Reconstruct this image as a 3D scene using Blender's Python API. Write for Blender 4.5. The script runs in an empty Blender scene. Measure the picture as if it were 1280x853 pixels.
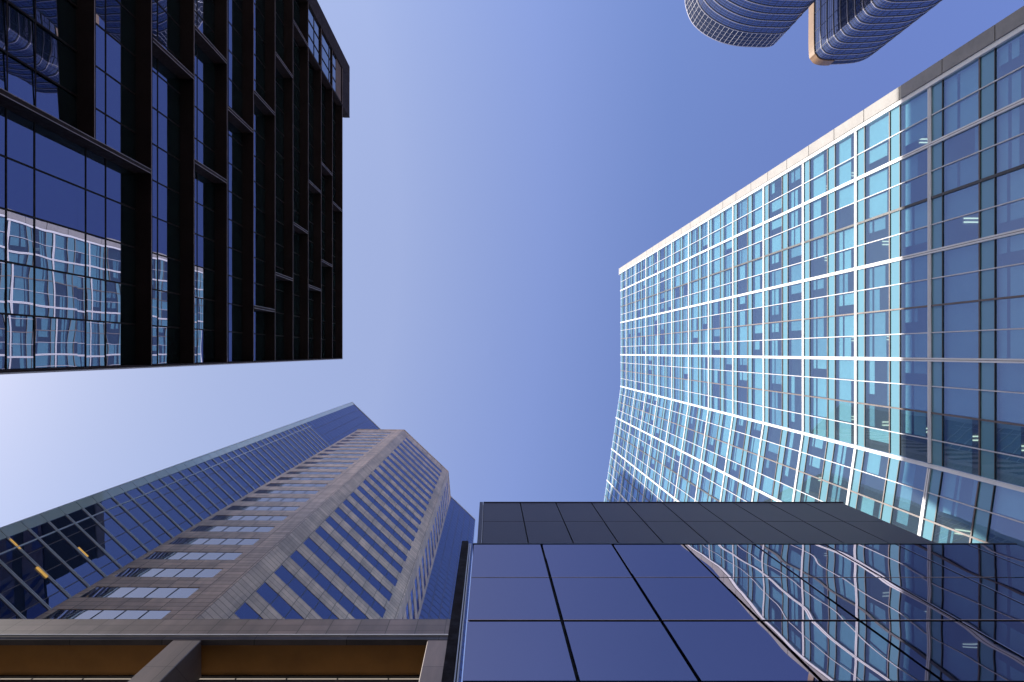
import bpy, math, random
from mathutils import Vector
random.seed(7)
C = bpy.context.scene
R = math.radians
EYE = 1.6            # eye height: heights below are measured from the eye, the ground is at z = 0
FPX = 853.0          # focal length in pixels of a 1280 px wide picture

# ------------------------------------------------------------------ camera
cam = bpy.data.cameras.new('camera'); co = bpy.data.objects.new('camera', cam)
C.collection.objects.link(co); C.camera = co
co.location = (0, 0, EYE); co.rotation_euler = (math.pi, 0, 0)     # looks straight up, +Y points down in the picture
cam.sensor_width = 36.0; cam.lens = 36.0 * FPX / 1280.0
cam.shift_x = (640 - 612) / 1280.0; cam.shift_y = (441 - 426.5) / 1280.0
cam.clip_start = 0.05; cam.clip_end = 5000

# ------------------------------------------------------------------ sky and sun
SUN_TRAVEL = Vector((0.9880, 0.1545))          # where the sunlight goes, in plan
SUN_EL = 36.0
w = bpy.data.worlds.new('World'); C.world = w; w.use_nodes = True
nt = w.node_tree; nt.nodes.clear()
out = nt.nodes.new('ShaderNodeOutputWorld'); bg = nt.nodes.new('ShaderNodeBackground')
sky = nt.nodes.new('ShaderNodeTexSky'); sky.sky_type = 'NISHITA'; sky.sun_disc = False
sky.sun_elevation = R(SUN_EL)
sky.sun_rotation = math.atan2(-SUN_TRAVEL.x, -SUN_TRAVEL.y)
sky.altitude = 0; sky.air_density = 1.0; sky.dust_density = 0.55; sky.ozone_density = 3.0
tint = nt.nodes.new('ShaderNodeMix'); tint.data_type = 'RGBA'; tint.blend_type = 'MULTIPLY'
tint.inputs[0].default_value = 1.0; tint.inputs[7].default_value = (1.22, 0.97, 1.04, 1)
tc = nt.nodes.new('ShaderNodeTexCoord'); vm = nt.nodes.new('ShaderNodeVectorMath'); vm.operation = 'DOT_PRODUCT'
vm.inputs[1].default_value = (-SUN_TRAVEL.x * math.cos(R(SUN_EL)), -SUN_TRAVEL.y * math.cos(R(SUN_EL)), math.sin(R(SUN_EL)))
nv = nt.nodes.new('ShaderNodeVectorMath'); nv.operation = 'NORMALIZE'
nt.links.new(tc.outputs['Generated'], nv.inputs[0]); nt.links.new(nv.outputs[0], vm.inputs[0])
cr = nt.nodes.new('ShaderNodeValToRGB'); e = cr.color_ramp.elements          # a wide soft aureole round the sun
stops = [(0.0, (.82, .72, .94)), (.14, (.86, .74, .955)), (.386, (.95, .83, .97)), (.53, (1.20, .97, 1.03)), (.7, (1.40, 1.06, .94)), (.93, (.92, .775, .68)), (1.0, (.85, .72, .60))]
e[0].position = 0; e[0].color = (*stops[0][1], 1); e[1].position = 1; e[1].color = (*stops[-1][1], 1)
for p_, c_ in stops[1:-1]:
    q_ = e.new(p_); q_.color = (*c_, 1)
nt.links.new(vm.outputs['Value'], cr.inputs[0]); nt.links.new(cr.outputs[0], tint.inputs[7])
nt.links.new(sky.outputs[0], tint.inputs[6]); nt.links.new(tint.outputs[2], bg.inputs[0])
bg.inputs[1].default_value = 0.15
nt.links.new(bg.outputs[0], out.inputs[0])
sd = bpy.data.lights.new('sun', 'SUN'); so = bpy.data.objects.new('sun', sd); C.collection.objects.link(so)
sd.energy = 4.9; sd.angle = R(0.53); sd.color = (1.0, 0.93, 0.84)
dirv = Vector((SUN_TRAVEL.x * math.cos(R(SUN_EL)), SUN_TRAVEL.y * math.cos(R(SUN_EL)), -math.sin(R(SUN_EL))))
so.rotation_euler = dirv.to_track_quat('-Z', 'Y').to_euler(); so.location = (-60, -10, 120)
C.view_settings.view_transform = 'Standard'; C.view_settings.look = 'None'
C.view_settings.exposure = 1.0; C.view_settings.gamma = 1.0
C.render.engine = 'CYCLES'
C.cycles.max_bounces = 10; C.cycles.glossy_bounces = 6; C.cycles.transparent_max_bounces = 16
C.render.resolution_x = 1024; C.render.resolution_y = 682

# ------------------------------------------------------------------ materials
def newmat(name):
    m = bpy.data.materials.new(name); m.use_nodes = True
    n = m.node_tree; n.nodes.clear()
    o = n.nodes.new('ShaderNodeOutputMaterial')
    return m, n, o
def N(n, t, **kw):
    x = n.nodes.new(t)
    for k, v in kw.items(): setattr(x, k, v)
    return x
def noise(n, scale, detail=3, rough=0.5, vec=None):
    t = N(n, 'ShaderNodeTexNoise'); t.inputs['Scale'].default_value = scale
    t.inputs['Detail'].default_value = detail; t.inputs['Roughness'].default_value = rough
    if vec is None:
        g = N(n, 'ShaderNodeNewGeometry'); vec = g.outputs['Position']
    n.links.new(vec, t.inputs['Vector']); return t
def ramp(n, fac, a, b, lo=0.3, hi=0.7):
    r = N(n, 'ShaderNodeValToRGB'); r.color_ramp.elements[0].position = lo; r.color_ramp.elements[1].position = hi
    r.color_ramp.elements[0].color = (*a, 1); r.color_ramp.elements[1].color = (*b, 1)
    n.links.new(fac, r.inputs[0]); return r
def bump(n, h, strength, dist):
    b = N(n, 'ShaderNodeBump'); b.inputs['Strength'].default_value = strength; b.inputs['Distance'].default_value = dist
    n.links.new(h, b.inputs['Height']); return b

def metal_paint(name, col, rough=0.45, metallic=0.0, vary=0.25, spec=0.5):
    m, n, o = newmat(name)
    p = N(n, 'ShaderNodeBsdfPrincipled')
    t = noise(n, 0.9, 5, 0.6)
    a = tuple(c * (1 - vary) for c in col); b = tuple(min(1, c * (1 + vary)) for c in col)
    r = ramp(n, t.outputs[0], a, b); n.links.new(r.outputs[0], p.inputs['Base Color'])
    t2 = noise(n, 6.0, 4, 0.6)
    rr = ramp(n, t2.outputs[0], (rough * .8,) * 3, (min(1, rough * 1.25),) * 3); n.links.new(rr.outputs[0], p.inputs['Roughness'])
    p.inputs['Metallic'].default_value = metallic; p.inputs['Specular IOR Level'].default_value = spec
    n.links.new(p.outputs[0], o.inputs[0]); return m

def stone(name, col, bw=1.5, bh=0.65, mortar=0.012, offs=0.0, mcol=None):
    """thin stone panels laid out in metres over the wall (UV = metres along the wall, height)"""
    m, n, o = newmat(name)
    p = N(n, 'ShaderNodeBsdfPrincipled')
    uv = N(n, 'ShaderNodeUVMap')
    br = N(n, 'ShaderNodeTexBrick'); br.offset = offs; br.squash = 1.0
    br.inputs['Scale'].default_value = 1.0; br.inputs['Mortar Size'].default_value = mortar
    br.inputs['Mortar Smooth'].default_value = 0.1
    br.inputs['Brick Width'].default_value = bw; br.inputs['Row Height'].default_value = bh; br.inputs['Bias'].default_value = 0.0
    br.inputs['Color1'].default_value = (*[c * .80 for c in col], 1); br.inputs['Color2'].default_value = (*[min(1, c * 1.18) for c in col], 1)
    mc = mcol or tuple(c * .3 for c in col)
    br.inputs['Mortar'].default_value = (*mc, 1)
    n.links.new(uv.outputs[0], br.inputs['Vector'])
    gp = N(n, 'ShaderNodeNewGeometry'); mp = N(n, 'ShaderNodeMapping'); mp.inputs['Scale'].default_value = (1.6, 1.6, .22)
    n.links.new(gp.outputs['Position'], mp.inputs['Vector'])                                # water streaks run down the wall
    t = noise(n, 0.6, 6, 0.7, mp.outputs[0]); r = ramp(n, t.outputs[0], (.70, .70, .71), (1.14, 1.11, 1.08), .34, .62)
    mx = N(n, 'ShaderNodeMix', data_type='RGBA', blend_type='MULTIPLY'); mx.inputs[0].default_value = 1
    n.links.new(br.outputs[0], mx.inputs[6]); n.links.new(r.outputs[0], mx.inputs[7])
    n.links.new(mx.outputs[2], p.inputs['Base Color'])
    t2 = noise(n, 14, 4, 0.6); b = bump(n, t2.outputs[0], 0.3, 0.004); n.links.new(b.outputs[0], p.inputs['Normal'])
    p.inputs['Roughness'].default_value = 0.5
    n.links.new(p.outputs[0], o.inputs[0]); return m

def mirror_glass(name, tint, dark, ior=2.6, wav=0.004, wscale=0.55, rough=0.0, per_pane=0.0):
    """coated reflective glazing: slightly wavy mirror over a dark room"""
    m, n, o = newmat(name)
    gl = N(n, 'ShaderNodeBsdfGlossy'); gl.inputs['Color'].default_value = (*tint, 1); gl.inputs['Roughness'].default_value = rough
    di = N(n, 'ShaderNodeBsdfDiffuse'); di.inputs['Color'].default_value = (*dark, 1)
    fr = N(n, 'ShaderNodeFresnel'); fr.inputs['IOR'].default_value = ior
    mx = N(n, 'ShaderNodeMixShader')
    if wav > 0:
        t = noise(n, wscale, 1.0, 0.4); b = bump(n, t.outputs[0], 1.0, wav)
        if per_pane:
            t.noise_dimensions = '4D'; oi = N(n, 'ShaderNodeObjectInfo'); mu = N(n, 'ShaderNodeMath', operation='MULTIPLY'); mu.inputs[1].default_value = per_pane
            n.links.new(oi.outputs['Random'], mu.inputs[0]); n.links.new(mu.outputs[0], t.inputs['W'])
        n.links.new(b.outputs[0], gl.inputs['Normal'])
    n.links.new(fr.outputs[0], mx.inputs[0]); n.links.new(di.outputs[0], mx.inputs[1]); n.links.new(gl.outputs[0], mx.inputs[2])
    n.links.new(mx.outputs[0], o.inputs[0]); return m

def clear_glass(name, tint, refl, f0=.12, dust=.13, wav=0.002, wscale=0.5):
    m, n, o = newmat(name)
    gl = N(n, 'ShaderNodeBsdfGlossy'); gl.inputs['Color'].default_value = (*refl, 1); gl.inputs['Roughness'].default_value = 0.0
    tr = N(n, 'ShaderNodeBsdfTransparent'); tr.inputs['Color'].default_value = (*tint, 1)
    lw = N(n, 'ShaderNodeLayerWeight'); lw.inputs[0].default_value = .5      # 1 - |cos|, the same from both sides
    pw = N(n, 'ShaderNodeMath', operation='POWER'); pw.inputs[1].default_value = 4.0; n.links.new(lw.outputs['Facing'], pw.inputs[0])
    fr = N(n, 'ShaderNodeMath', operation='MULTIPLY_ADD'); fr.inputs[1].default_value = 1 - f0; fr.inputs[2].default_value = f0
    n.links.new(pw.outputs[0], fr.inputs[0])
    t = noise(n, wscale, 1.0, 0.4); b = bump(n, t.outputs[0], 1.0, wav); n.links.new(b.outputs[0], gl.inputs['Normal'])
    mx = N(n, 'ShaderNodeMixShader')
    du = N(n, 'ShaderNodeBsdfDiffuse'); du.inputs['Color'].default_value = (.50, .68, .74, 1)     # dust and coating on the pane
    md = N(n, 'ShaderNodeMixShader'); md.inputs[0].default_value = dust
    n.links.new(tr.outputs[0], md.inputs[1]); n.links.new(du.outputs[0], md.inputs[2])
    n.links.new(fr.outputs[0], mx.inputs[0]); n.links.new(md.outputs[0], mx.inputs[1]); n.links.new(gl.outputs[0], mx.inputs[2])
    n.links.new(mx.outputs[0], o.inputs[0]); return m

def emitter(name, col, s):
    m, n, o = newmat(name); e = N(n, 'ShaderNodeEmission'); e.inputs[0].default_value = (*col, 1); e.inputs[1].default_value = s
    n.links.new(e.outputs[0], o.inputs[0]); return m

M = {}
M['black_metal'] = metal_paint('black_metal', (.015, .009, .008), .7, spec=.10)
M['brown_metal'] = metal_paint('brown_metal', (.024, .013, .011), .7, spec=.08)
M['edge_metal'] = metal_paint('edge_metal', (.24, .17, .16), .4)
M['soot'] = metal_paint('dark_core', (.008, .010, .010), .8)
M['left_glass'] = mirror_glass('violet_glass', (.65, .68, 1.0), (.006, .011, .010), 3.7, .0045, .55)
M['left_glass_flush'] = mirror_glass('blue_glass', (.92, .95, 1.0), (.004, .006, .01), 9.0, .004, .5)
M['white'] = metal_paint('white_frame', (.64, .64, .64), .4, vary=.04)
M['silver'] = metal_paint('silver_frame', (.50, .50, .52), .35, vary=.08)
M['offwhite'] = metal_paint('offwhite_panel', (.18, .17, .162), .5, vary=.15)
M['bronze'] = metal_paint('bronze_frame', (.10, .075, .07), .4)
M['dark_frame'] = metal_paint('dark_frame', (.012, .013, .018), .4)
M['right_glass'] = clear_glass('cyan_glass', (.49, .745, .79), (.38, .54, 1.0), .21, .065, .003, .5)
M['spandrel'] = mirror_glass('spandrel_glass', (.40, .56, 1.0), (.13, .27, .33), 1.8, .003, .5)
M['blind_pale'] = metal_paint('pale_blind', (.44, .52, .54), .8, vary=.05)
M['blind_grey'] = metal_paint('grey_blind', (.26, .33, .38), .8, vary=.05)
M['ceiling'] = metal_paint('ceiling', (.40, .42, .44), .9, vary=.03)
M['core'] = metal_paint('room_wall', (.12, .13, .15), .9, vary=.2)
M['lamp'] = emitter('ceiling_lamp', (1.0, .93, .70), .75)
M['amber'] = emitter('amber_lamp', (1.0, .58, .16), .28)
M['stone'] = stone('brown_granite', (.47, .35, .272), 1.30, .65, .03)
M['stone_dark'] = stone('dark_granite', (.075, .066, .070), 2.9, 1.4, .015)
M['column_stone'] = stone('column_granite', (.15, .118, .112), .9, 2.8, .012)
M['stone_band'] = stone('banded_granite', (.120, .094, .094), .95, .46, .018)
M['tower_window'] = mirror_glass('tower_window', (.95, .95, 1.0), (.012, .018, .05), 5.5, .004, .5)
M['tower_window_blue'] = mirror_glass('tower_window_blue', (.56, .63, .98), (.012, .02, .045), 2.8, .004, .5)
M['blue_wall'] = mirror_glass('blue_curtain_wall', (.64, .70, 1.0), (.010, .02, .05), 3.0, .004, .4)
M['green_strip'] = mirror_glass('green_strip', (.85, .90, .88), (.48, .52, .50), 1.6, .004, .4)
M['near_glass'] = mirror_glass('near_glass', (.80, .77, 1.0), (.006, .006, .014), 4.0, .0150, .42, 0.0, .35)
def smooth_panel(name, col, rough):
    m, n, o = newmat(name); p = N(n, 'ShaderNodeBsdfPrincipled')
    t = noise(n, .35, 2, .5); r = ramp(n, t.outputs[0], tuple(c * .93 for c in col), tuple(c * 1.07 for c in col)); n.links.new(r.outputs[0], p.inputs['Base Color'])
    p.inputs['Roughness'].default_value = rough; n.links.new(p.outputs[0], o.inputs[0]); return m
M['cladding'] = smooth_panel('charcoal_panel', (.032, .020, .032), .5)
M['orange'] = metal_paint('orange_soffit', (.32, .145, .03), .5, vary=.15)
M['cream'] = emitter('glowing_cream_panel', (1.0, .84, .70), .26)  # emission stands in for light falling on cream panels
M['curve_glass'] = mirror_glass('curved_tower_glass', (.60, .66, 1.0), (.02, .03, .06), 3.2, .0, .4, .03)
M['curve_crown'] = mirror_glass('curved_tower_crown', (.32, .36, .55), (.02, .025, .04), 1.9, .0, .4, .05)
M['curve_band'] = metal_paint('curved_tower_band', (.26, .26, .32), .3, vary=.1)
M['curve_dark'] = metal_paint('curved_tower_joint', (.03, .035, .06), .4)
M['gold'] = metal_paint('gold_panel', (.17, .10, .05), .35, vary=.1)
M['roof'] = metal_paint('roof_gravel', (.25, .24, .23), .9)

# ------------------------------------------------------------------ mesh helpers
WLOC = {}
def link(o, parent, wl):
    C.collection.objects.link(o); WLOC[o.name] = Vector(wl)
    if parent is not None:
        o.parent = parent; o.location = Vector(wl) - WLOC[parent.name]
    else: o.location = wl
    return o
def thing(name, label, cat, loc, group=None):
    o = bpy.data.objects.new(name, None); link(o, None, loc); o.empty_display_size = 2
    o['label'] = label; o['category'] = cat
    if group: o['group'] = group
    return o
class Frame:
    """a vertical wall: starts at plan point P, runs to Q; a = metres along, b = metres in front of it"""
    def __init__(s, P, Q):
        s.P = Vector(P); d = Vector(Q) - s.P; s.L = d.length; s.u = d / s.L
        n = Vector((s.u.y, -s.u.x)); mid = (Vector(P) + Vector(Q)) / 2
        if n.dot(-mid) < 0: n = -n
        s.n = n
    def pt(s, a, b, h):
        p = s.P + s.u * a + s.n * b
        return Vector((p.x, p.y, h + EYE))
class MB:
    def __init__(s): s.v = []; s.f = []; s.uv = []
    def hexa(s, pts, uvs):
        k = len(s.v); s.v += pts
        for q in ((0, 1, 3, 2), (4, 6, 7, 5), (0, 4, 5, 1), (2, 3, 7, 6), (0, 2, 6, 4), (1, 5, 7, 3)):
            s.f.append([k + i for i in q]); s.uv.append([uvs[i] for i in q])
    def box(s, F, a0, a1, b0, b1, h0, h1, ta=0.0, th=0.0):
        """ta / th lean the box: metres of b per metre of a / h"""
        pts = []; uvs = []; ac = (a0 + a1) / 2; hc = (h0 + h1) / 2
        for a in (a0, a1):
            for b in (b0, b1):
                for h in (h0, h1):
                    bb = b + ta * (a - ac) + th * (h - hc)
                    pts.append(F.pt(a, bb, h)); uvs.append((a, h + b))
        s.hexa(pts, uvs); return s
    def prism(s, poly, h0, h1):
        """closed vertical prism on a plan polygon"""
        k = len(s.v); n = len(poly); run = 0; us = [0]
        for i in range(n):
            run += (Vector(poly[(i + 1) % n]) - Vector(poly[i])).length; us.append(run)
        s.v += [Vector((x, y, h0 + EYE)) for x, y in poly] + [Vector((x, y, h1 + EYE)) for x, y in poly]
        for i in range(n):
            j = (i + 1) % n
            s.f.append([k + i, k + j, k + n + j, k + n + i]); s.uv.append([(us[i], h0), (us[i + 1], h0), (us[i + 1], h1), (us[i], h1)])
        s.f.append([k + i for i in range(n)]); s.uv.append([tuple(p) for p in poly])
        s.f.append([k + n + i for i in range(n)]); s.uv.append([tuple(p) for p in poly])
        return s
    def sheet(s, F, a0, a1, b, h0, h1):
        k = len(s.v)
        s.v += [F.pt(a0, b, h0), F.pt(a1, b, h0), F.pt(a1, b, h1), F.pt(a0, b, h1)]
        s.f.append([k, k + 1, k + 2, k + 3]); s.uv.append([(a0, h0), (a1, h0), (a1, h1), (a0, h1)]); return s
    def build(s, name, mat, parent=None, bevel=0.0, smooth=False, kind=None, label=None):
        if not s.v: return None
        c = sum(s.v, Vector()) / len(s.v)
        me = bpy.data.meshes.new(name); me.from_pydata([v - c for v in s.v], [], s.f)
        u = me.uv_layers.new(name='UVMap'); i = 0
        for p, uv in zip(me.polygons, s.uv):
            for q in uv: u.data[i].uv = q; i += 1
        import bmesh
        bm = bmesh.new(); bm.from_mesh(me); bmesh.ops.recalc_face_normals(bm, faces=bm.faces); bm.to_mesh(me); bm.free()
        me.materials.append(mat)
        if smooth:
            for p in me.polygons: p.use_smooth = True
        o = bpy.data.objects.new(name, me); link(o, parent, c)
        if kind: o['kind'] = kind
        if label: o['label'] = label
        if bevel:
            b = o.modifiers.new('bevel', 'BEVEL'); b.width = bevel; b.segments = 1; b.limit_method = 'ANGLE'
        return o
def offset_poly(poly, d):
    """offset inwards a convex-ish polygon by d"""
    n = len(poly); area = sum(poly[i][0] * poly[(i + 1) % n][1] - poly[(i + 1) % n][0] * poly[i][1] for i in range(n))
    sg = 1 if area > 0 else -1; res = []
    for i in range(n):
        p0, p1, p2 = Vector(poly[i - 1]), Vector(poly[i]), Vector(poly[(i + 1) % n])
        e1 = (p1 - p0).normalized(); e2 = (p2 - p1).normalized()
        n1 = Vector((-e1.y, e1.x)) * sg; n2 = Vector((-e2.y, e2.x)) * sg
        b = (n1 + n2); b = b / max(0.3, b.length_squared) * 2
        res.append(tuple(p1 + b * d))
    return res

# ------------------------------------------------------------------ ground
def ground():
    m, n, o = newmat('paving')
    p = N(n, 'ShaderNodeBsdfPrincipled'); g = N(n, 'ShaderNodeNewGeometry')
    br = N(n, 'ShaderNodeTexBrick'); br.inputs['Scale'].default_value = 1; br.inputs['Brick Width'].default_value = .9
    br.inputs['Row Height'].default_value = .6; br.inputs['Mortar Size'].default_value = .008
    br.inputs['Color1'].default_value = (.26, .25, .24, 1); br.inputs['Color2'].default_value = (.32, .30, .28, 1); br.inputs['Mortar'].default_value = (.1, .1, .1, 1)
    n.links.new(g.outputs['Position'], br.inputs['Vector']); n.links.new(br.outputs[0], p.inputs['Base Color'])
    p.inputs['Roughness'].default_value = .7; n.links.new(p.outputs[0], o.inputs[0])
    me = bpy.data.meshes.new('ground'); S = 2500
    me.from_pydata([(-S, -S, 0), (S, -S, 0), (S, S, 0), (-S, S, 0)], [], [(0, 1, 2, 3)]); me.materials.append(m)
    ob = bpy.data.objects.new('ground', me); C.collection.objects.link(ob); ob['kind'] = 'structure'
ground()

# ------------------------------------------------------------------ 1. black office block on the left
def black_block():
    t = thing('office_block', 'black office block at upper left with deep dark ledges and staggered vertical fins', 'building', (-25, -13.6, 0))
    D = 13.4; ST = 3.893
    F = Frame((-D, .59), (-D, -27.3)); LEN = F.L
    G = -.6                                        # glass line behind the ledge fronts
    hN = lambda n: 27.07 + ST * (n - 7)
    aR = lambda r: .59 + D * r
    TOP = hN(16)
    # body
    MB().box(F, .05, LEN - .05, -24, G - .12, -EYE, TOP - .3).build('wall', M['soot'], t)
    MB().box(F, 0, LEN, -24, 0, TOP - .12, TOP + .05).build('roof', M['black_metal'], t)
    MB().box(F, 0, .10, G - .1, -.01, -EYE, TOP - .13).build('end_fin', M['brown_metal'], t)
    MB().box(F, -.012, .035, -.01, .02, -EYE, TOP + .05).build('corner_trim', M['edge_metal'], t)
    MB().box(F, 0, LEN, 0.002, .02, TOP - .02, TOP + .02).build('roof_trim', M['edge_metal'], t)
    MB().prism([(-20.7, .4), (-37, .4), (-37, -26.9), (-20.7, -26.9)], TOP + .06, 70.2).build('penthouse', M['soot'], t)
    MB().prism([(-20.6, .5), (-37.1, .5), (-37.1, -27.1), (-20.6, -27.1)], 70.202, 71.6).build('penthouse_coping', M['offwhite'], t)
    # fins: storey -> ratios along the wall
    fins = {4: [.535], 5: [.535], 6: [.535], 7: [.93], 8: [.65, 1.105], 9: [.935], 10: [.195, 1.11],
            11: [.37, 1.40], 12: [.66, 1.69], 13: [.37, .95], 14: [.55, 1.13], 15: [.96]}
    for n in range(0, 4): fins[n] = [.37 + .19 * (n % 3), 1.11 + .19 * (n % 2)]
    a_deep = aR(.535)
    for n in range(0, 16):
        if n == 5: continue
        a0 = a_deep + .1 if n == 6 else 0.1
        z = hN(n)
        o = MB().box(F, a0, LEN - .1, G - .1, 0, z - .05, z + .05).build('ledge', M['black_metal'], t)
        MB().box(F, a0, LEN - .1, 0.001, .014, z - .055, z - .03).build('edge_trim', M['edge_metal'], o)
    for n, rs in fins.items():
        z0 = hN(n) + .085; z1 = hN(n + 1) - .085
        if n in (4, 5): z1 = hN(n + 1) - (0 if n == 4 else -.0)
        if n == 5: z0 = hN(5)
        if n == 5: z1 = hN(6)
        if n == 6: z0 = hN(6)
        for r in rs:
            a = aR(r)
            o = MB().box(F, a - .085, a + .085, G - .08, -.002, z0, z1).build('fin', M['brown_metal'], t)
            m = MB(); m.box(F, a - .087, a - .065, -.002, .012, z0, z1); m.box(F, a + .065, a + .087, -.002, .012, z0, z1)
            m.build('edge_trim', M['edge_metal'], o)
    # windows storey by storey, between the fins
    for n in range(0, 16):
        z0 = hN(n) + (.08 if n not in (5,) else 0); z1 = hN(n + 1) - (.08 if n + 1 != 5 else 0)
        if n == 15: z1 = TOP - .13
        cuts = [0.1] + [aR(r) for r in fins[n]] + [LEN - .1]
        if n >= 13: cuts = [c for c in cuts if c < aR(1.66)] + [aR(1.67)]
        for i in range(len(cuts) - 1):
            low = cuts[i] < a_deep - .2
            if n == 5 and low: z1 = hN(6)
            elif n == 5: z1 = hN(6) - .05
            if n == 6: z0 = hN(6) if low else hN(6) + .05
            A0 = cuts[i] + (.1 if i else 0); A1 = cuts[i + 1] - (.1 if i < len(cuts) - 2 else 0)
            lines = [A0] + [x for x in [.59 + 1.12 + 1.512 * k for k in range(-1, 20)] if A0 + .12 < x < A1 - .12] + [A1]
            rows = [z0, hN(n) + .47, hN(n) + 1.70, z1]
            m = MB(); f = MB()
            big = (n in (4, 5) and A0 > a_deep - .1)
            for j in range(len(lines) - 1):
                for k in range(3):
                    ta = random.uniform(-.0022, .0022); th = random.uniform(-.0022, .0022)
                    if big: ta = -.030 + random.uniform(-.005, .005); th = random.uniform(-.008, .008)
                    m.box(F, lines[j], lines[j + 1], G - .03, G, rows[k], rows[k + 1], ta, th)
            for x in lines[1:-1]: f.box(F, x - .028, x + .028, G + (.004 if not big else .03), G + (.018 if not big else .045), z0, z1)
            for z in rows[1:-1]: f.box(F, A0, A1, G + (.003 if not big else .029), G + (.017 if not big else .044), z - .028, z + .028)
            o = m.build('window', M['left_glass'], t)
            f.build('frame', M['black_metal'], o)
    # crown at the north end
    a0 = aR(1.676); a1 = aR(1.93)
    MB().box(F, a1, LEN + .02, -3, .03, hN(12) + .1, 65.2).build('corner_post', M['brown_metal'], t)
    MB().box(F, a0, a1, -3, .02, TOP + .06, 65.2).build('parapet', M['brown_metal'], t)
    MB().box(F, a0 - .02, a0 + .14, -.5, .03, hN(13), 65.21).build('side_fin', M['brown_metal'], t)
    m = MB(); f = MB()
    xs = [a0 + .14 + (a1 - a0 - .14) * k / 3 for k in range(4)]; zs = [50.6, 52.4, 54.8, 57.3, 59.8]
    for j in range(3):
        for k in range(4):
            m.box(F, xs[j], xs[j + 1], -.16, -.10, zs[k], zs[k + 1], random.uniform(-.002, .002), random.uniform(-.002, .002))
    for x in xs[1:-1]: f.box(F, x - .03, x + .03, -.10 + .012, -.06, zs[0], zs[-1])
    for z in zs[1:-1]: f.box(F, xs[0], xs[-1], -.10 + .011, -.062, z - .03, z + .03)
    o = m.build('window', M['left_glass_flush'], t); f.build('frame', M['black_metal'], o)
    m = MB()
    for k in range(6): m.box(F, a0 + .2, a1 - .05, -.3, -.05, 60.0 + k * .33, 60.06 + k * .33)
    m.build('louvre', M['edge_metal'], t)
    # plain south end with flush glazing, seen in the tower's glass
    S = Frame((-D, .59), (-D - 24, .59)); S.n = Vector((0, 1))
    for n in range(1, 16):
        m = MB(); m.box(S, .8, 23.2, .003, .02, hN(n) + .9, hN(n + 1) - .35); m.build('end_window', M['left_glass'], t)
black_block()

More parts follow.
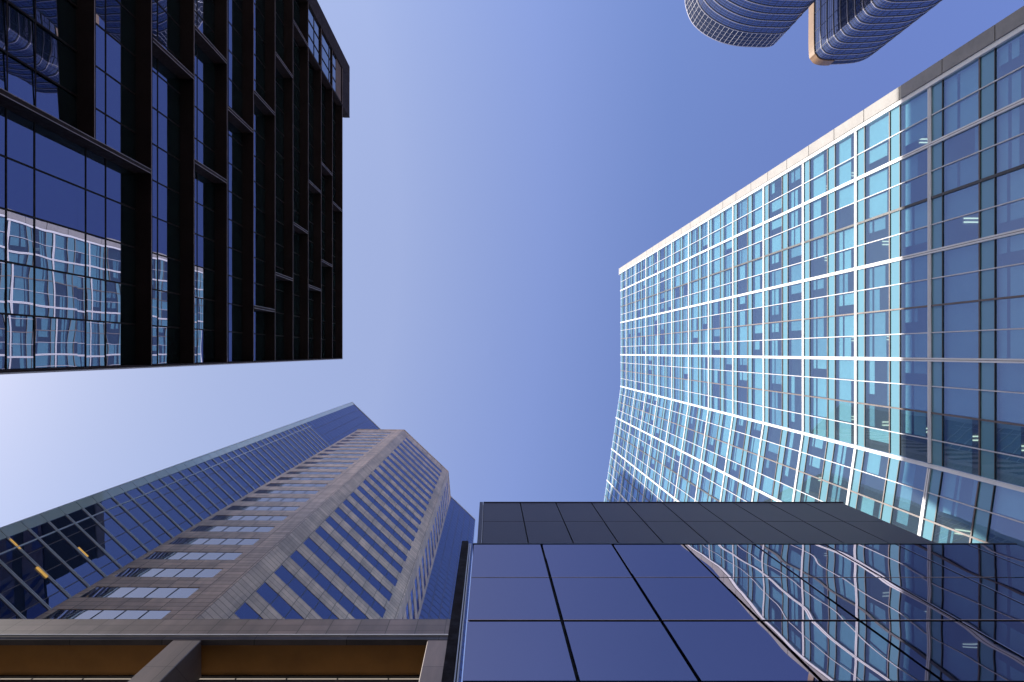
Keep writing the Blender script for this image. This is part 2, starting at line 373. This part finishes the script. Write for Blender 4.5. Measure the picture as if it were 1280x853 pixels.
# ------------------------------------------------------------------ 2. tall white-framed glass tower on the right
def glass_tower():
    H = 123.5; q = H / FPX
    P0 = (163 * q, -14.25); K = (163.6 * q, 42 * q)
    P0 = (K[0], -14.25)
    dv = Vector((-21, 143.7)).normalized(); L2 = 5.69 * 5
    E = (K[0] + dv.x * L2, K[1] + dv.y * L2)
    t = thing('glass_tower', 'tall glass tower on the right with bright white frame grid', 'building', (36, 2, 0))
    FA = Frame(P0, K); FB = Frame(K, E)
    XB = 52
    MB().prism([(P0[0] + 7, P0[1] + .3), (K[0] + 7, K[1]), (E[0] + 7, E[1] - .3), (XB, E[1] - .3), (XB, P0[1] + .3)], -EYE, H - .5).build('core_wall', M['core'], t)
    MB().prism([(P0[0] + .05, P0[1] - 1), (K[0] + .05, K[1]), (E[0] + .05, E[1]), (XB, E[1]), (XB, P0[1] - 1)], H - .35, H).build('roof', M['white'], t)
    MB().prism([(P0[0] + .25, P0[1] - 1.0), (P0[0] + .25, P0[1] - .75), (XB, P0[1] - .75), (XB, P0[1] - 1.0)], -EYE, H - .36).build('side_wall', M['offwhite'], t)
    # vertical lines, as metres along the wall
    bay = 5.72
    yk = lambda p: p * q
    thickA = [yk(-77) - P0[1], yk(-37.3) - P0[1], yk(2.6) - P0[1]]
    edgesA = [0.0] + thickA + [FA.L]
    edgesB = [0] + [5.69 * k for k in range(1, 6)]
    # floors
    FH = 3.70; base = 44.05
    levels = [base + FH * k for k in range(-12, 22)]     # k even: thick white line
    levels = [z for z in levels if z < H - 1]
    for i, F in enumerate((FA, FB)):
        ed = edgesA if i == 0 else edgesB
        for j, a in enumerate(ed):
            if i == 0 and j == 0: continue
            if i == 1 and j == 0: continue
            if i == 0 and j == len(ed) - 1:
                MB().prism([tuple((F.P + F.u * (a - .11) + F.n * .13)), tuple(Vector(K) + Vector((-.13, -.01))), tuple(FB.P + FB.u * .11 + FB.n * .13), tuple(FB.P + FB.u * .11 - FB.n * .02), tuple(F.P + F.u * (a - .11) - F.n * .02)], -EYE, H - .36).build('mullion', M['white'], t)
            else:
                o = MB().box(F, a - .10, a + .10, .01, .12, -EYE, H - .36).build('mullion', M['white'], t)
                MB().box(F, a - .014, a + .014, .118, .123, -EYE, H - .37).build('groove', M['bronze'], o)
        for j in range(len(ed) - 1):
            w = ed[j + 1] - ed[j]; ncell = 4 if w > 4 else 2
            for k in range(1, ncell):
                a = ed[j] + w * k / ncell; mid = (k * 2 == ncell) and ncell == 4
                if mid:
                    dk = (i == 0 and j == 1) or (i == 1 and j == 1)
                    MB().box(F, a - (.07 if dk else .045), a + (.07 if dk else .045), .01, .075, -EYE, H - .36).build('mullion', M['dark_frame'] if dk else M['bronze'], t)
                else:
                    MB().box(F, a - .028, a + .028, .01, .06, -EYE, H - .36).build('mullion', M['silver'], t)
    lvl = [(-EYE, False)] + [(z, (round((z - base) / FH) % 2 == 0)) for z in levels]
    for z, thick in lvl[1:]:
        for F in (FA, FB):
            m = MB(); a1 = F.L - .15 if F is FA else F.L; a0 = 0 if F is FA else .15
            if thick: m.box(F, a0, a1, .008, .085, z - .13, z + .13)
            else: m.box(F, a0, a1, .008, .055, z - .045, z + .045)
            o = m.build('floor_band', M['white'] if thick else M['bronze'], t)
            if thick: MB().box(F, a0, a1, .083, .088, z - .016, z + .016).build('groove', M['bronze'], o)
            MB().box(F, a0, a1, .006, .045, z - 1.03, z - .97).build('transom', M['dark_frame'] if z < 41 else M['bronze'], t)
    # slabs and ceilings
    for z, th in lvl[1:]:
        MB().prism([(P0[0] + .35, P0[1] + .2), (K[0] + .35, K[1]), (E[0] + .35, E[1] - .2), (E[0] + 7.5, E[1] - .2), (K[0] + 7.5, K[1]), (P0[0] + 7.5, P0[1] + .2)], z - .95, z + .02).build('floor_slab', M['ceiling'], t)
    # windows: one per storey and bay
    cells = []
    for i, F in enumerate((FA, FB)):
        ed = edgesA if i == 0 else edgesB
        for j in range(len(ed) - 1):
            for s in range(len(lvl) - 1):
                z0 = lvl[s][0]; z1 = lvl[s + 1][0]
                if z1 - z0 > FH * 1.5 : continue
                cells.append((i, j, s, z0, z1))
    # those that show largest: lowest in-frame storeys
    def size(c):
        zc = (c[3] + c[4]) / 2; p = (FA if c[0] == 0 else FB).pt(2, 0, zc); x = 612 + FPX * p.x / zc if zc > 1 else 9999
        F = FA if c[0] == 0 else FB; ed = edgesA if c[0] == 0 else edgesB
        p = F.pt(ed[c[1]] + 2, 0, zc)
        if zc < 5: return -1
        x = 612 + FPX * p.x / zc; y = 441 + FPX * p.y / zc
        return (1 / zc) if (x < 1300 and -40 < y < 700) else 0
    order = sorted(cells, key=size, reverse=True); big = set(order[:96])
    rw = MB(); rb = MB(); rg = MB()
    random.seed(11)
    state = {}
    for c in sorted(cells, key=lambda c: (c[0], c[1], -c[2])):
        i, j, s, z0, z1 = c; F = FA if i == 0 else FB; ed = edgesA if i == 0 else edgesB
        zt = z1 - 1.0
        gm = MB() if c in big else rw; bm_ = MB() if c in big else rb; bg_ = MB() if c in big else rg
        w = ed[j + 1] - ed[j]; nc = 4 if w > 4 else 2
        for k in range(nc):
            a0 = ed[j] + w * k / nc; a1 = ed[j] + w * (k + 1) / nc
            ta = random.uniform(-.0012, .0012); th = random.uniform(-.0012, .0012)
            gm.sheet(F, a0, a1, 0, z0, zt)
            # blinds: mostly one drop per room, with some cells pulled differently
            key = (i, (j * 2 + (k // 2)) // 3, s)
            if key not in state: state[key] = (random.choice((.75, 1.2, 1.5, 1.7, 1.9, 2.1, 2.3, 2.6)), random.random())
            drop, sh = state[key]
            r = random.random()
            if r < .16: drop = 2.62
            elif r < .26: drop = 0
            elif r < .42: drop = random.choice((.7, 1.3, 2.0))
            a2 = a1 - .05
            if random.random() < .18: a2 = a0 + (a1 - a0) * .55
            tgt = bm_ if (sh < .7) != (random.random() < .12) else bg_
            if drop > 1.1 and (sh * 7) % 1 < .45:
                g0 = .35 + .5 * ((sh * 13) % 1)
                tgt.box(F, a0 + .05, a2, -.20, -.18, zt - g0, zt + .04); tgt.box(F, a0 + .05, a2, -.20, -.18, zt - drop, zt - g0 - .22)
            elif drop > 0: tgt.box(F, a0 + .05, a2, -.20, -.18, zt - drop, zt + .04)
            if random.random() < .3: bg_.box(F, a0 + .05, a1 - .05, -.30, -.28, z0 + .03, z0 + random.choice((.5, .75, .75)))
        if c in big:
            o = gm.build('window', M['right_glass'], t)
            bm_.build('blind', M['blind_pale'], o); bg_.build('blind', M['blind_grey'], o)
    rw.build('window', M['right_glass'], t, kind='stuff'); rb.build('blind', M['blind_pale'], t, kind='stuff'); rg.build('blind', M['blind_grey'], t, kind='stuff')
    for s in range(len(lvl) - 1):
        z1 = lvl[s + 1][0]
        for F in (FA, FB): MB().box(F, 0, F.L, -.05, -.001, z1 - 1.0, z1).build('spandrel_panel', M['spandrel'], t)
    for F in (FA, FB): MB().box(F, 0, F.L, -.05, -.001, lvl[-1][0], H - .36).build('spandrel_panel', M['spandrel'], t)
    # corner trim in storey-high panels
    m = MB(); zz = -EYE
    while zz < H - .2:
        m.box(FA, -1.0, -.24, -.3, .22, zz + .025, min(zz + FH, H) - .025); zz += FH
    m.build('corner_panel', M['offwhite'], t, bevel=.01)
    MB().box(FA, -.24, 0.0, -.3, .16, -EYE, H).build('corner_fin', M['white'], t)
    MB().box(FA, -1.0, .2, -.3, .24, H + .01, H + .2).build('coping', M['white'], t)
    # pairs of lit ceiling lamps seen through the glass
    for s in range(6, 24):
        z = lvl[s][0] - .97
        for i, F in enumerate((FA, FB)):
            for a in ((1.9, 7.2, 13.2, 18.6) if i == 0 else (3.0, 8.6, 14.2)):
                if random.random() < .8:
                    m = MB()
                    for e in (0, .2): m.box(F, a + e, a + e + .06, -1.9, -1.1, z - .03, z)
                    m.build('ceiling_light', M['lamp'], t)
glass_tower()

# ------------------------------------------------------------------ 3. brown stone tower with its glass wing
def stone_tower():
    H = 134.0; q = H / FPX
    A = [(-166 * q, 96.5 * q), (-107 * q, 97 * q), (-52 * q, 149 * q), (-49 * q, 184 * q)]
    HG = 150.6; g = HG / FPX
    G0 = Vector((-172 * g, 62 * g)); G1 = Vector((-18 * g, 209 * g))
    FG = Frame(G0, G1)
    back = -FG.n * 24
    t = thing('stone_tower', 'brown granite tower at lower left with chamfered corners and a taller blue glass slab behind', 'building', (-20, 35, 0))
    # glass slab
    Gi0 = G0 - FG.n * .05; Gi1 = G1 - FG.n * .05
    MB().prism([tuple(Gi0), tuple(Gi1), tuple(Gi1 + back), tuple(Gi0 + back)], -EYE, HG - .1).build('slab_wall', M['blue_wall'], t)
    MB().box(FG, 0, FG.L, -24, .1, HG - .12, HG + .1).build('roof', M['silver'], t)
    ST = 1.95; spans = ((0.75, 8.5), (25.5, FG.L))
    z = 11.0; k = 0
    while z < HG - 1:
        z1 = min(z + ST, HG - .15)
        for si, (s0, s1) in enumerate(spans):
            m = MB(); f = MB(); d = MB()
            n = max(1, round((s1 - s0) / 1.5))
            for i in range(n):
                x0 = s0 + (s1 - s0) * i / n; x1 = s0 + (s1 - s0) * (i + 1) / n
                m.box(FG, x0, x1, -.03, 0, z, z1, random.uniform(-.003, .003), random.uniform(-.003, .003))
                if i: d.box(FG, x0 - .025, x0 + .025, .015, .03, z, z1)
            if si == 0 and z < 112:
                f.box(FG, s0, s1, .015, .07, z - .10, z - .03); f.box(FG, s0, s1, .015, .07, z + .03, z + .10)
            else: f.box(FG, s0, s1, .010, .025, z - .03, z + .03)
            o = m.build('glass_storey', M['blue_wall'], t)
            f.build('floor_band', M['silver'] if (si == 0 and z < 112) else M['bronze'], o); d.build('frame', M['bronze'], o)
            if si == 0: MB().box(FG, 0.0, .70, -.04, .03, z + .04, z1 - .02).build('edge_panel', M['green_strip'], o)
        z += ST; k += 1
    MB().box(FG, 1.55, 1.62, .01, .075, 8, 112).build('edge_mullion', M['silver'], t)
    MB().box(FG, -.06, 0, -.5, .08, 8, HG + .1).build('corner_mullion', M['silver'], t)
    for (px, py, L_) in ((18, 681, 1.0), (52, 716, 1.0), (103, 691, 1.0)):
        # lamps on the glass slab, just under a floor line
        dx = (px - 612) / FPX; dy = (py - 441) / FPX
        h = (G0.dot(FG.n)) / (dx * FG.n.x + dy * FG.n.y)
        a = (Vector((dx * h, dy * h)) - G0).dot(FG.u)
        MB().box(FG, a - .45, a + .45, .02, .07, h - .10, h + .10).build('wall_lamp', M['amber'], t)
    # stone block
    poly = A + [tuple(Vector(A[3]) - FG.n * 6), tuple(Vector(A[0]) - FG.n * 4)]
    inner = offset_poly(poly, .30)
    MB().prism(inner, -EYE, H - .2).build('stone_core', M['stone_dark'], t)
    facets = [(Frame(A[0], A[1]), .55, 1.95), (Frame(A[1], A[2]), 1.35, 1.25), (Frame(A[2], A[3]), 1.2, .6)]
    z_first = 39.4 - 3.9 * 9
    for fi, (F, m0, m1) in enumerate(facets):
        MB().box(F, 0, m0, -.32, 0, -EYE, H).build('stone_pier', M['stone'], t)
        MB().box(F, F.L - m1, F.L, -.32, 0, -EYE, H).build('stone_pier', M['stone'], t)
        z = z_first
        zprev = -EYE
        while z + .85 < H - 1.0:
            zb, zt = z - .98, z + .98
            MB().box(F, m0, F.L - m1, -.32, -.002, zprev, zb).build('stone_band', M['stone'], t)
            if zb > 20:
                m = MB(); f = MB(); W = F.L - m0 - m1; n = max(2, round(W / 1.35))
                for i in range(n):
                    x0 = m0 + W * i / n; x1 = m0 + W * (i + 1) / n
                    m.box(F, x0, x1, -.26, -.035, zb, zt, random.uniform(-.004, .004), random.uniform(-.004, .004))
                    if i: f.box(F, x0 - .03, x0 + .03, -.025, -.012, zb, zt)
                o = m.build('window', M['tower_window'] if fi == 0 else M['tower_window_blue'], t); f.build('frame', M['dark_frame'], o)
            zprev = zt; z += 3.9
        MB().box(F, m0, F.L - m1, -.32, -.002, zprev, H).build('stone_band', M['stone'], t)
    MB().prism(offset_poly(poly, -.08), H + .002, H + .5).build('parapet', M['stone'], t)
stone_tower()

# ------------------------------------------------------------------ 4. low stone colonnade in front of it
def podium():
    D = 9.0
    t = thing('stone_colonnade', 'low brown stone colonnade along the bottom left with orange ceiling', 'building', (-23, 12, 0))
    F = Frame((-48, D), (-1.15, D)); X = lambda x: x + 48
    MB().box(F, 0, F.L, -1.7, 0, 21.76, 23.07).build('stone_band', M['stone_band'], t, bevel=.02)
    MB().box(F, 0, F.L, .003, .03, 21.70, 21.755).build('drip_edge', M['silver'], t)
    MB().box(F, 0, F.L, -.20, -.02, 21.45, 21.75).build('dark_lintel', M['stone_dark'], t)
    MB().box(F, 0, F.L, -1.235, -.202, 21.60, 21.70).build('soffit', M['orange'], t)
    MB().box(F, 0, F.L, -1.65, -1.26, 20.95, 21.485).build('glowing_cream_panel', M['cream'], t)  # cream panels below the soffit, their brightness added as glow
    MB().box(F, 0, F.L, -1.45, -1.20, 21.49, 21.598).build('dark_rail', M['dark_frame'], t)
    MB().box(F, 0, F.L, -9, -1.66, -EYE, 23.0).build('wall', M['stone_dark'], t)
    MB().box(F, 0, F.L, -1.6, -1.22, 20.9, 21.34).build('lower_rail', M['stone_dark'], t)
    m = MB()
    for i in range(30): m.box(F, 1.6 * i, 1.6 * i + .04, -1.3, -1.25, 20.95, 21.485)
    m.build('rail_joint', M['dark_frame'], t)
    for (x0, x1) in ((-1.95, -1.15), (-9.95, -9.05), (-19, -18.1), (-28, -27.1), (-37, -36.1)):
        MB().box(F, X(x0), X(x1), -1.2, -.03, -EYE, 21.44).build('column', M['column_stone'], t, bevel=.02)
podium()

# ------------------------------------------------------------------ 5. near dark glass building, bottom right
def near_building():
    D = 4.1; hd = lambda d: FPX * D / d
    t = thing('glass_pavilion', 'low dark building at bottom right with mirror glass below charcoal panels', 'building', (5, 9, 0))
    F = Frame((-.36, D), (11.26, D)); X = lambda x: x + .36
    top = hd(239.5)
    rows = [hd(239.5), hd(281), hd(335), hd(411), 6.6, 4.7, 2.8, .9, -EYE]
    joints = [-.36 + .0] + [D * (.27 + .37 * k) for k in range(0, 8)] + [11.26]
    joints = [j for j in joints if j < 11.0] + [11.26]
    MB().box(F, .04, F.L - .04, -8, -.10, -EYE, top - .05).build('wall', M['soot'], t)
    for i in range(len(joints) - 1):
        for k in range(len(rows) - 1):
            x0, x1 = X(joints[i]) + .022, X(joints[i + 1]) - .022; z1, z0 = rows[k] - (.036 if k == 2 else .018), rows[k + 1] + (.036 if k == 1 else .018)
            if k in (1,): z1 -= .002
            MB().box(F, x0, x1, -.05, 0, z0, z1, random.uniform(-.0013, .0013), random.uniform(-.0013, .0013)).build('glass_panel', M['near_glass'], t, bevel=.004)
    MB().box(F, .0, F.L + .03, -8, .012, top + .004, top + .05).build('coping', M['dark_frame'], t)
    # left edge: light frame strips and the black fin
    for e in ((-.050, -.030), (-.085, -.068)):
        MB().box(F, e[0], e[1], -.04, .02, -EYE, top).build('edge_strip', M['silver'], t)
    MB().box(F, -.20, -.09, -.4, .0, -EYE, top).build('edge_panel', M['dark_frame'], t) if False else None
    MB().box(F, -.235, -.095, -.6, .05, -EYE, top + .08).build('black_fin', M['black_metal'], t)
    # charcoal panels above, a touch further back
    h2 = hd(186); h1 = hd(209.5); b = -.03
    F2 = Frame((-.27, D), (9.72, D))
    js = [-.17] + [D * (.205 + .2385 * k) for k in range(0, 10)]
    js = [j for j in js if j < 9.5] + [9.70]
    for i in range(len(js) - 1):
        for (z0, z1) in ((top + .09, h1 - .012), (h1 + .012, h2 - .03)):
            MB().box(F2, js[i] + .27 + .012, js[i + 1] + .27 - .012, b - .06, b, z0, z1, random.uniform(-.001, .001), random.uniform(-.001, .001)).build('cladding_panel', M['cladding'], t, bevel=.004)
    MB().box(F2, .03, F2.L, -7.6, b - .065, top + .08, h2 - .05).build('upper_wall', M['soot'], t)
    MB().box(F2, 0, .085, -.4, b + .015, top + .075, h2 + .01).build('corner_trim', M['cladding'], t)
    MB().box(F2, .09, .102, -.1, b + .018, top + .075, h2 + .01).build('corner_strip', M['silver'], t)
    MB().box(F2, .0, F2.L + .02, -7.7, b + .02, h2 - .025, h2 + .012).build('coping', M['cladding'], t) if False else MB().box(F2, .105, F2.L + .02, -7.7, b + .02, h2 - .025, h2 + .012).build('roof_coping', M['cladding'], t)
near_building()

# ------------------------------------------------------------------ 6. two far curved towers
def smooth_poly(pts, n=6):
    res = []; L = len(pts)
    for i in range(L):
        p0, p1, p2, p3 = [Vector(pts[(i + k - 1) % L]) for k in range(4)]
        for k in range(n):
            s = k / n
            res.append(tuple(.5 * ((2 * p1) + (p2 - p0) * s + (2 * p0 - 5 * p1 + 4 * p2 - p3) * s * s + (3 * p1 - p0 - 3 * p2 + p3) * s ** 3)))
    return res
def ribbon(pts, thick, h0, h1):
    """a curved upright panel following plan points"""
    m = MB(); n = len(pts); L = []
    for i in range(n):
        a, b = Vector(pts[max(0, i - 1)]), Vector(pts[min(n - 1, i + 1)]); u = (b - a).normalized(); w = Vector((-u.y, u.x)) * thick
        p = Vector(pts[i]); L.append((p, p + w))
    for p, q in L:
        for r in (p, q):
            for h in (h0, h1): m.v.append(Vector((r.x, r.y, h + EYE)))
    def face(*k): m.f.append(list(k)); m.uv.append([(0, 0)] * len(k))
    for i in range(n - 1):
        k = 4 * i; j = k + 4
        face(k, j, j + 1, k + 1); face(k + 2, k + 3, j + 3, j + 2); face(k, k + 2, j + 2, j); face(k + 1, j + 1, j + 3, k + 3)
    face(0, 1, 3, 2); k = 4 * (n - 1); face(k, k + 2, k + 3, k + 1)
    return m
def curved_tower(pts, H, label, crown, gold):
    q = H / FPX
    poly = smooth_poly([(x * q, y * q) for x, y in pts])
    cx = sum(p[0] for p in poly) / len(poly); cy = sum(p[1] for p in poly) / len(poly)
    t = thing('curved_tower', label, 'skyscraper', (cx, cy, 0), 'curved towers far above the glass tower')
    def scaled(d):
        return offset_poly(poly, d)
    MB().prism(scaled(.22), -EYE, H - .4).build('glass_wall', M['curve_glass'], t, smooth=False)
    FH = 4.3; z = H - crown
    k = 0
    MB().prism(scaled(.16), H - crown, H).build('crown', M['curve_crown'], t)
    ns = 0
    while z > 60:
        if ns < 40:
            o = MB().prism(scaled(.02), z - .26, z).build('floor_band', M['curve_band'], t)
            MB().prism(scaled(.10), z - .55, z - .265).build('dark_joint', M['curve_dark'], o)
            MB().prism(scaled(.17), z - 1.75, z - 1.65).build('thin_joint', M['curve_dark'], o)
            MB().prism(scaled(.17), z - 3.05, z - 2.95).build('thin_joint', M['curve_dark'], o)
        z -= FH; ns += 1
    # upright mullions
    run = 0; m = MB(); last = 0; n = len(poly); pl = scaled(.13)
    for i in range(n):
        p, r = Vector(pl[i]), Vector(pl[(i + 1) % n]); d = (r - p).length; u = (r - p).normalized() if d > 1e-6 else Vector((1, 0))
        s = 0
        while last + 1.6 <= run + d:
            last += 1.6; s = last - run; c = p + u * s; w = Vector((-u.y, u.x))
            a = c - u * .04; b = c + u * .04
            m.prism([tuple(a - w * .07), tuple(b - w * .07), tuple(b + w * .07), tuple(a + w * .07)], H - crown, H - .1)
        run += d
    m.build('mullion', M['silver'] if gold is None else M['curve_dark'], t, kind='stuff')
    m = MB(); pl = scaled(.19)
    for i in range(0, len(pl), 2):
        c = Vector(pl[i]); u = (Vector(pl[(i + 1) % len(pl)]) - Vector(pl[i - 1])).normalized(); w = Vector((-u.y, u.x))
        m.prism([tuple(c - u * .05 - w * .07), tuple(c + u * .05 - w * .07), tuple(c + u * .05 + w * .07), tuple(c - u * .05 + w * .07)], 100, H - crown)
    m.build('pane_joint', M['curve_dark'], t, kind='stuff')
    MB().prism(scaled(.1), H, H + .5).build('roof', M['curve_band'], t)
    if crown > 3:
        for e in range(1, int(crown / 2.2)):
            MB().prism(scaled(.10), H - e * 2.2 - .05, H - e * 2.2 + .05).build('crown_band', M['curve_band'], t)
    if gold:
        big = offset_poly(poly, -.12)
        sel = [p for p in big if p[0] < gold[0] * q and p[1] > gold[1] * q]
        sel.sort(key=lambda p: (p[1] if p[0] < 402 * q else 9999 * q + p[0]))
        ribbon(sel, -.3, H - 3.4, H + .5).build('gold_panel', M['gold'], t)
T1 = [(244, -450), (248.6, -421), (262, -403), (284, -390), (307, -383.6), (330, -382), (348, -382), (357, -386), (362, -397), (366, -450), (345, -510), (300, -535), (255, -500)]
T2 = [(400, -560), (400, -500), (400, -440), (400, -378), (403, -366), (410, -361), (425, -360), (460, -363), (481, -374), (494, -392), (505, -440), (500, -530), (460, -575), (420, -580)]
curved_tower(T1, 236, 'far curved tower at the top edge with a dark gridded crown, left of its twin', 9.5, None)
curved_tower(T2, 236, 'far curved tower at the top edge with rounded ribs and a golden left edge', 3.0, (428, -540))
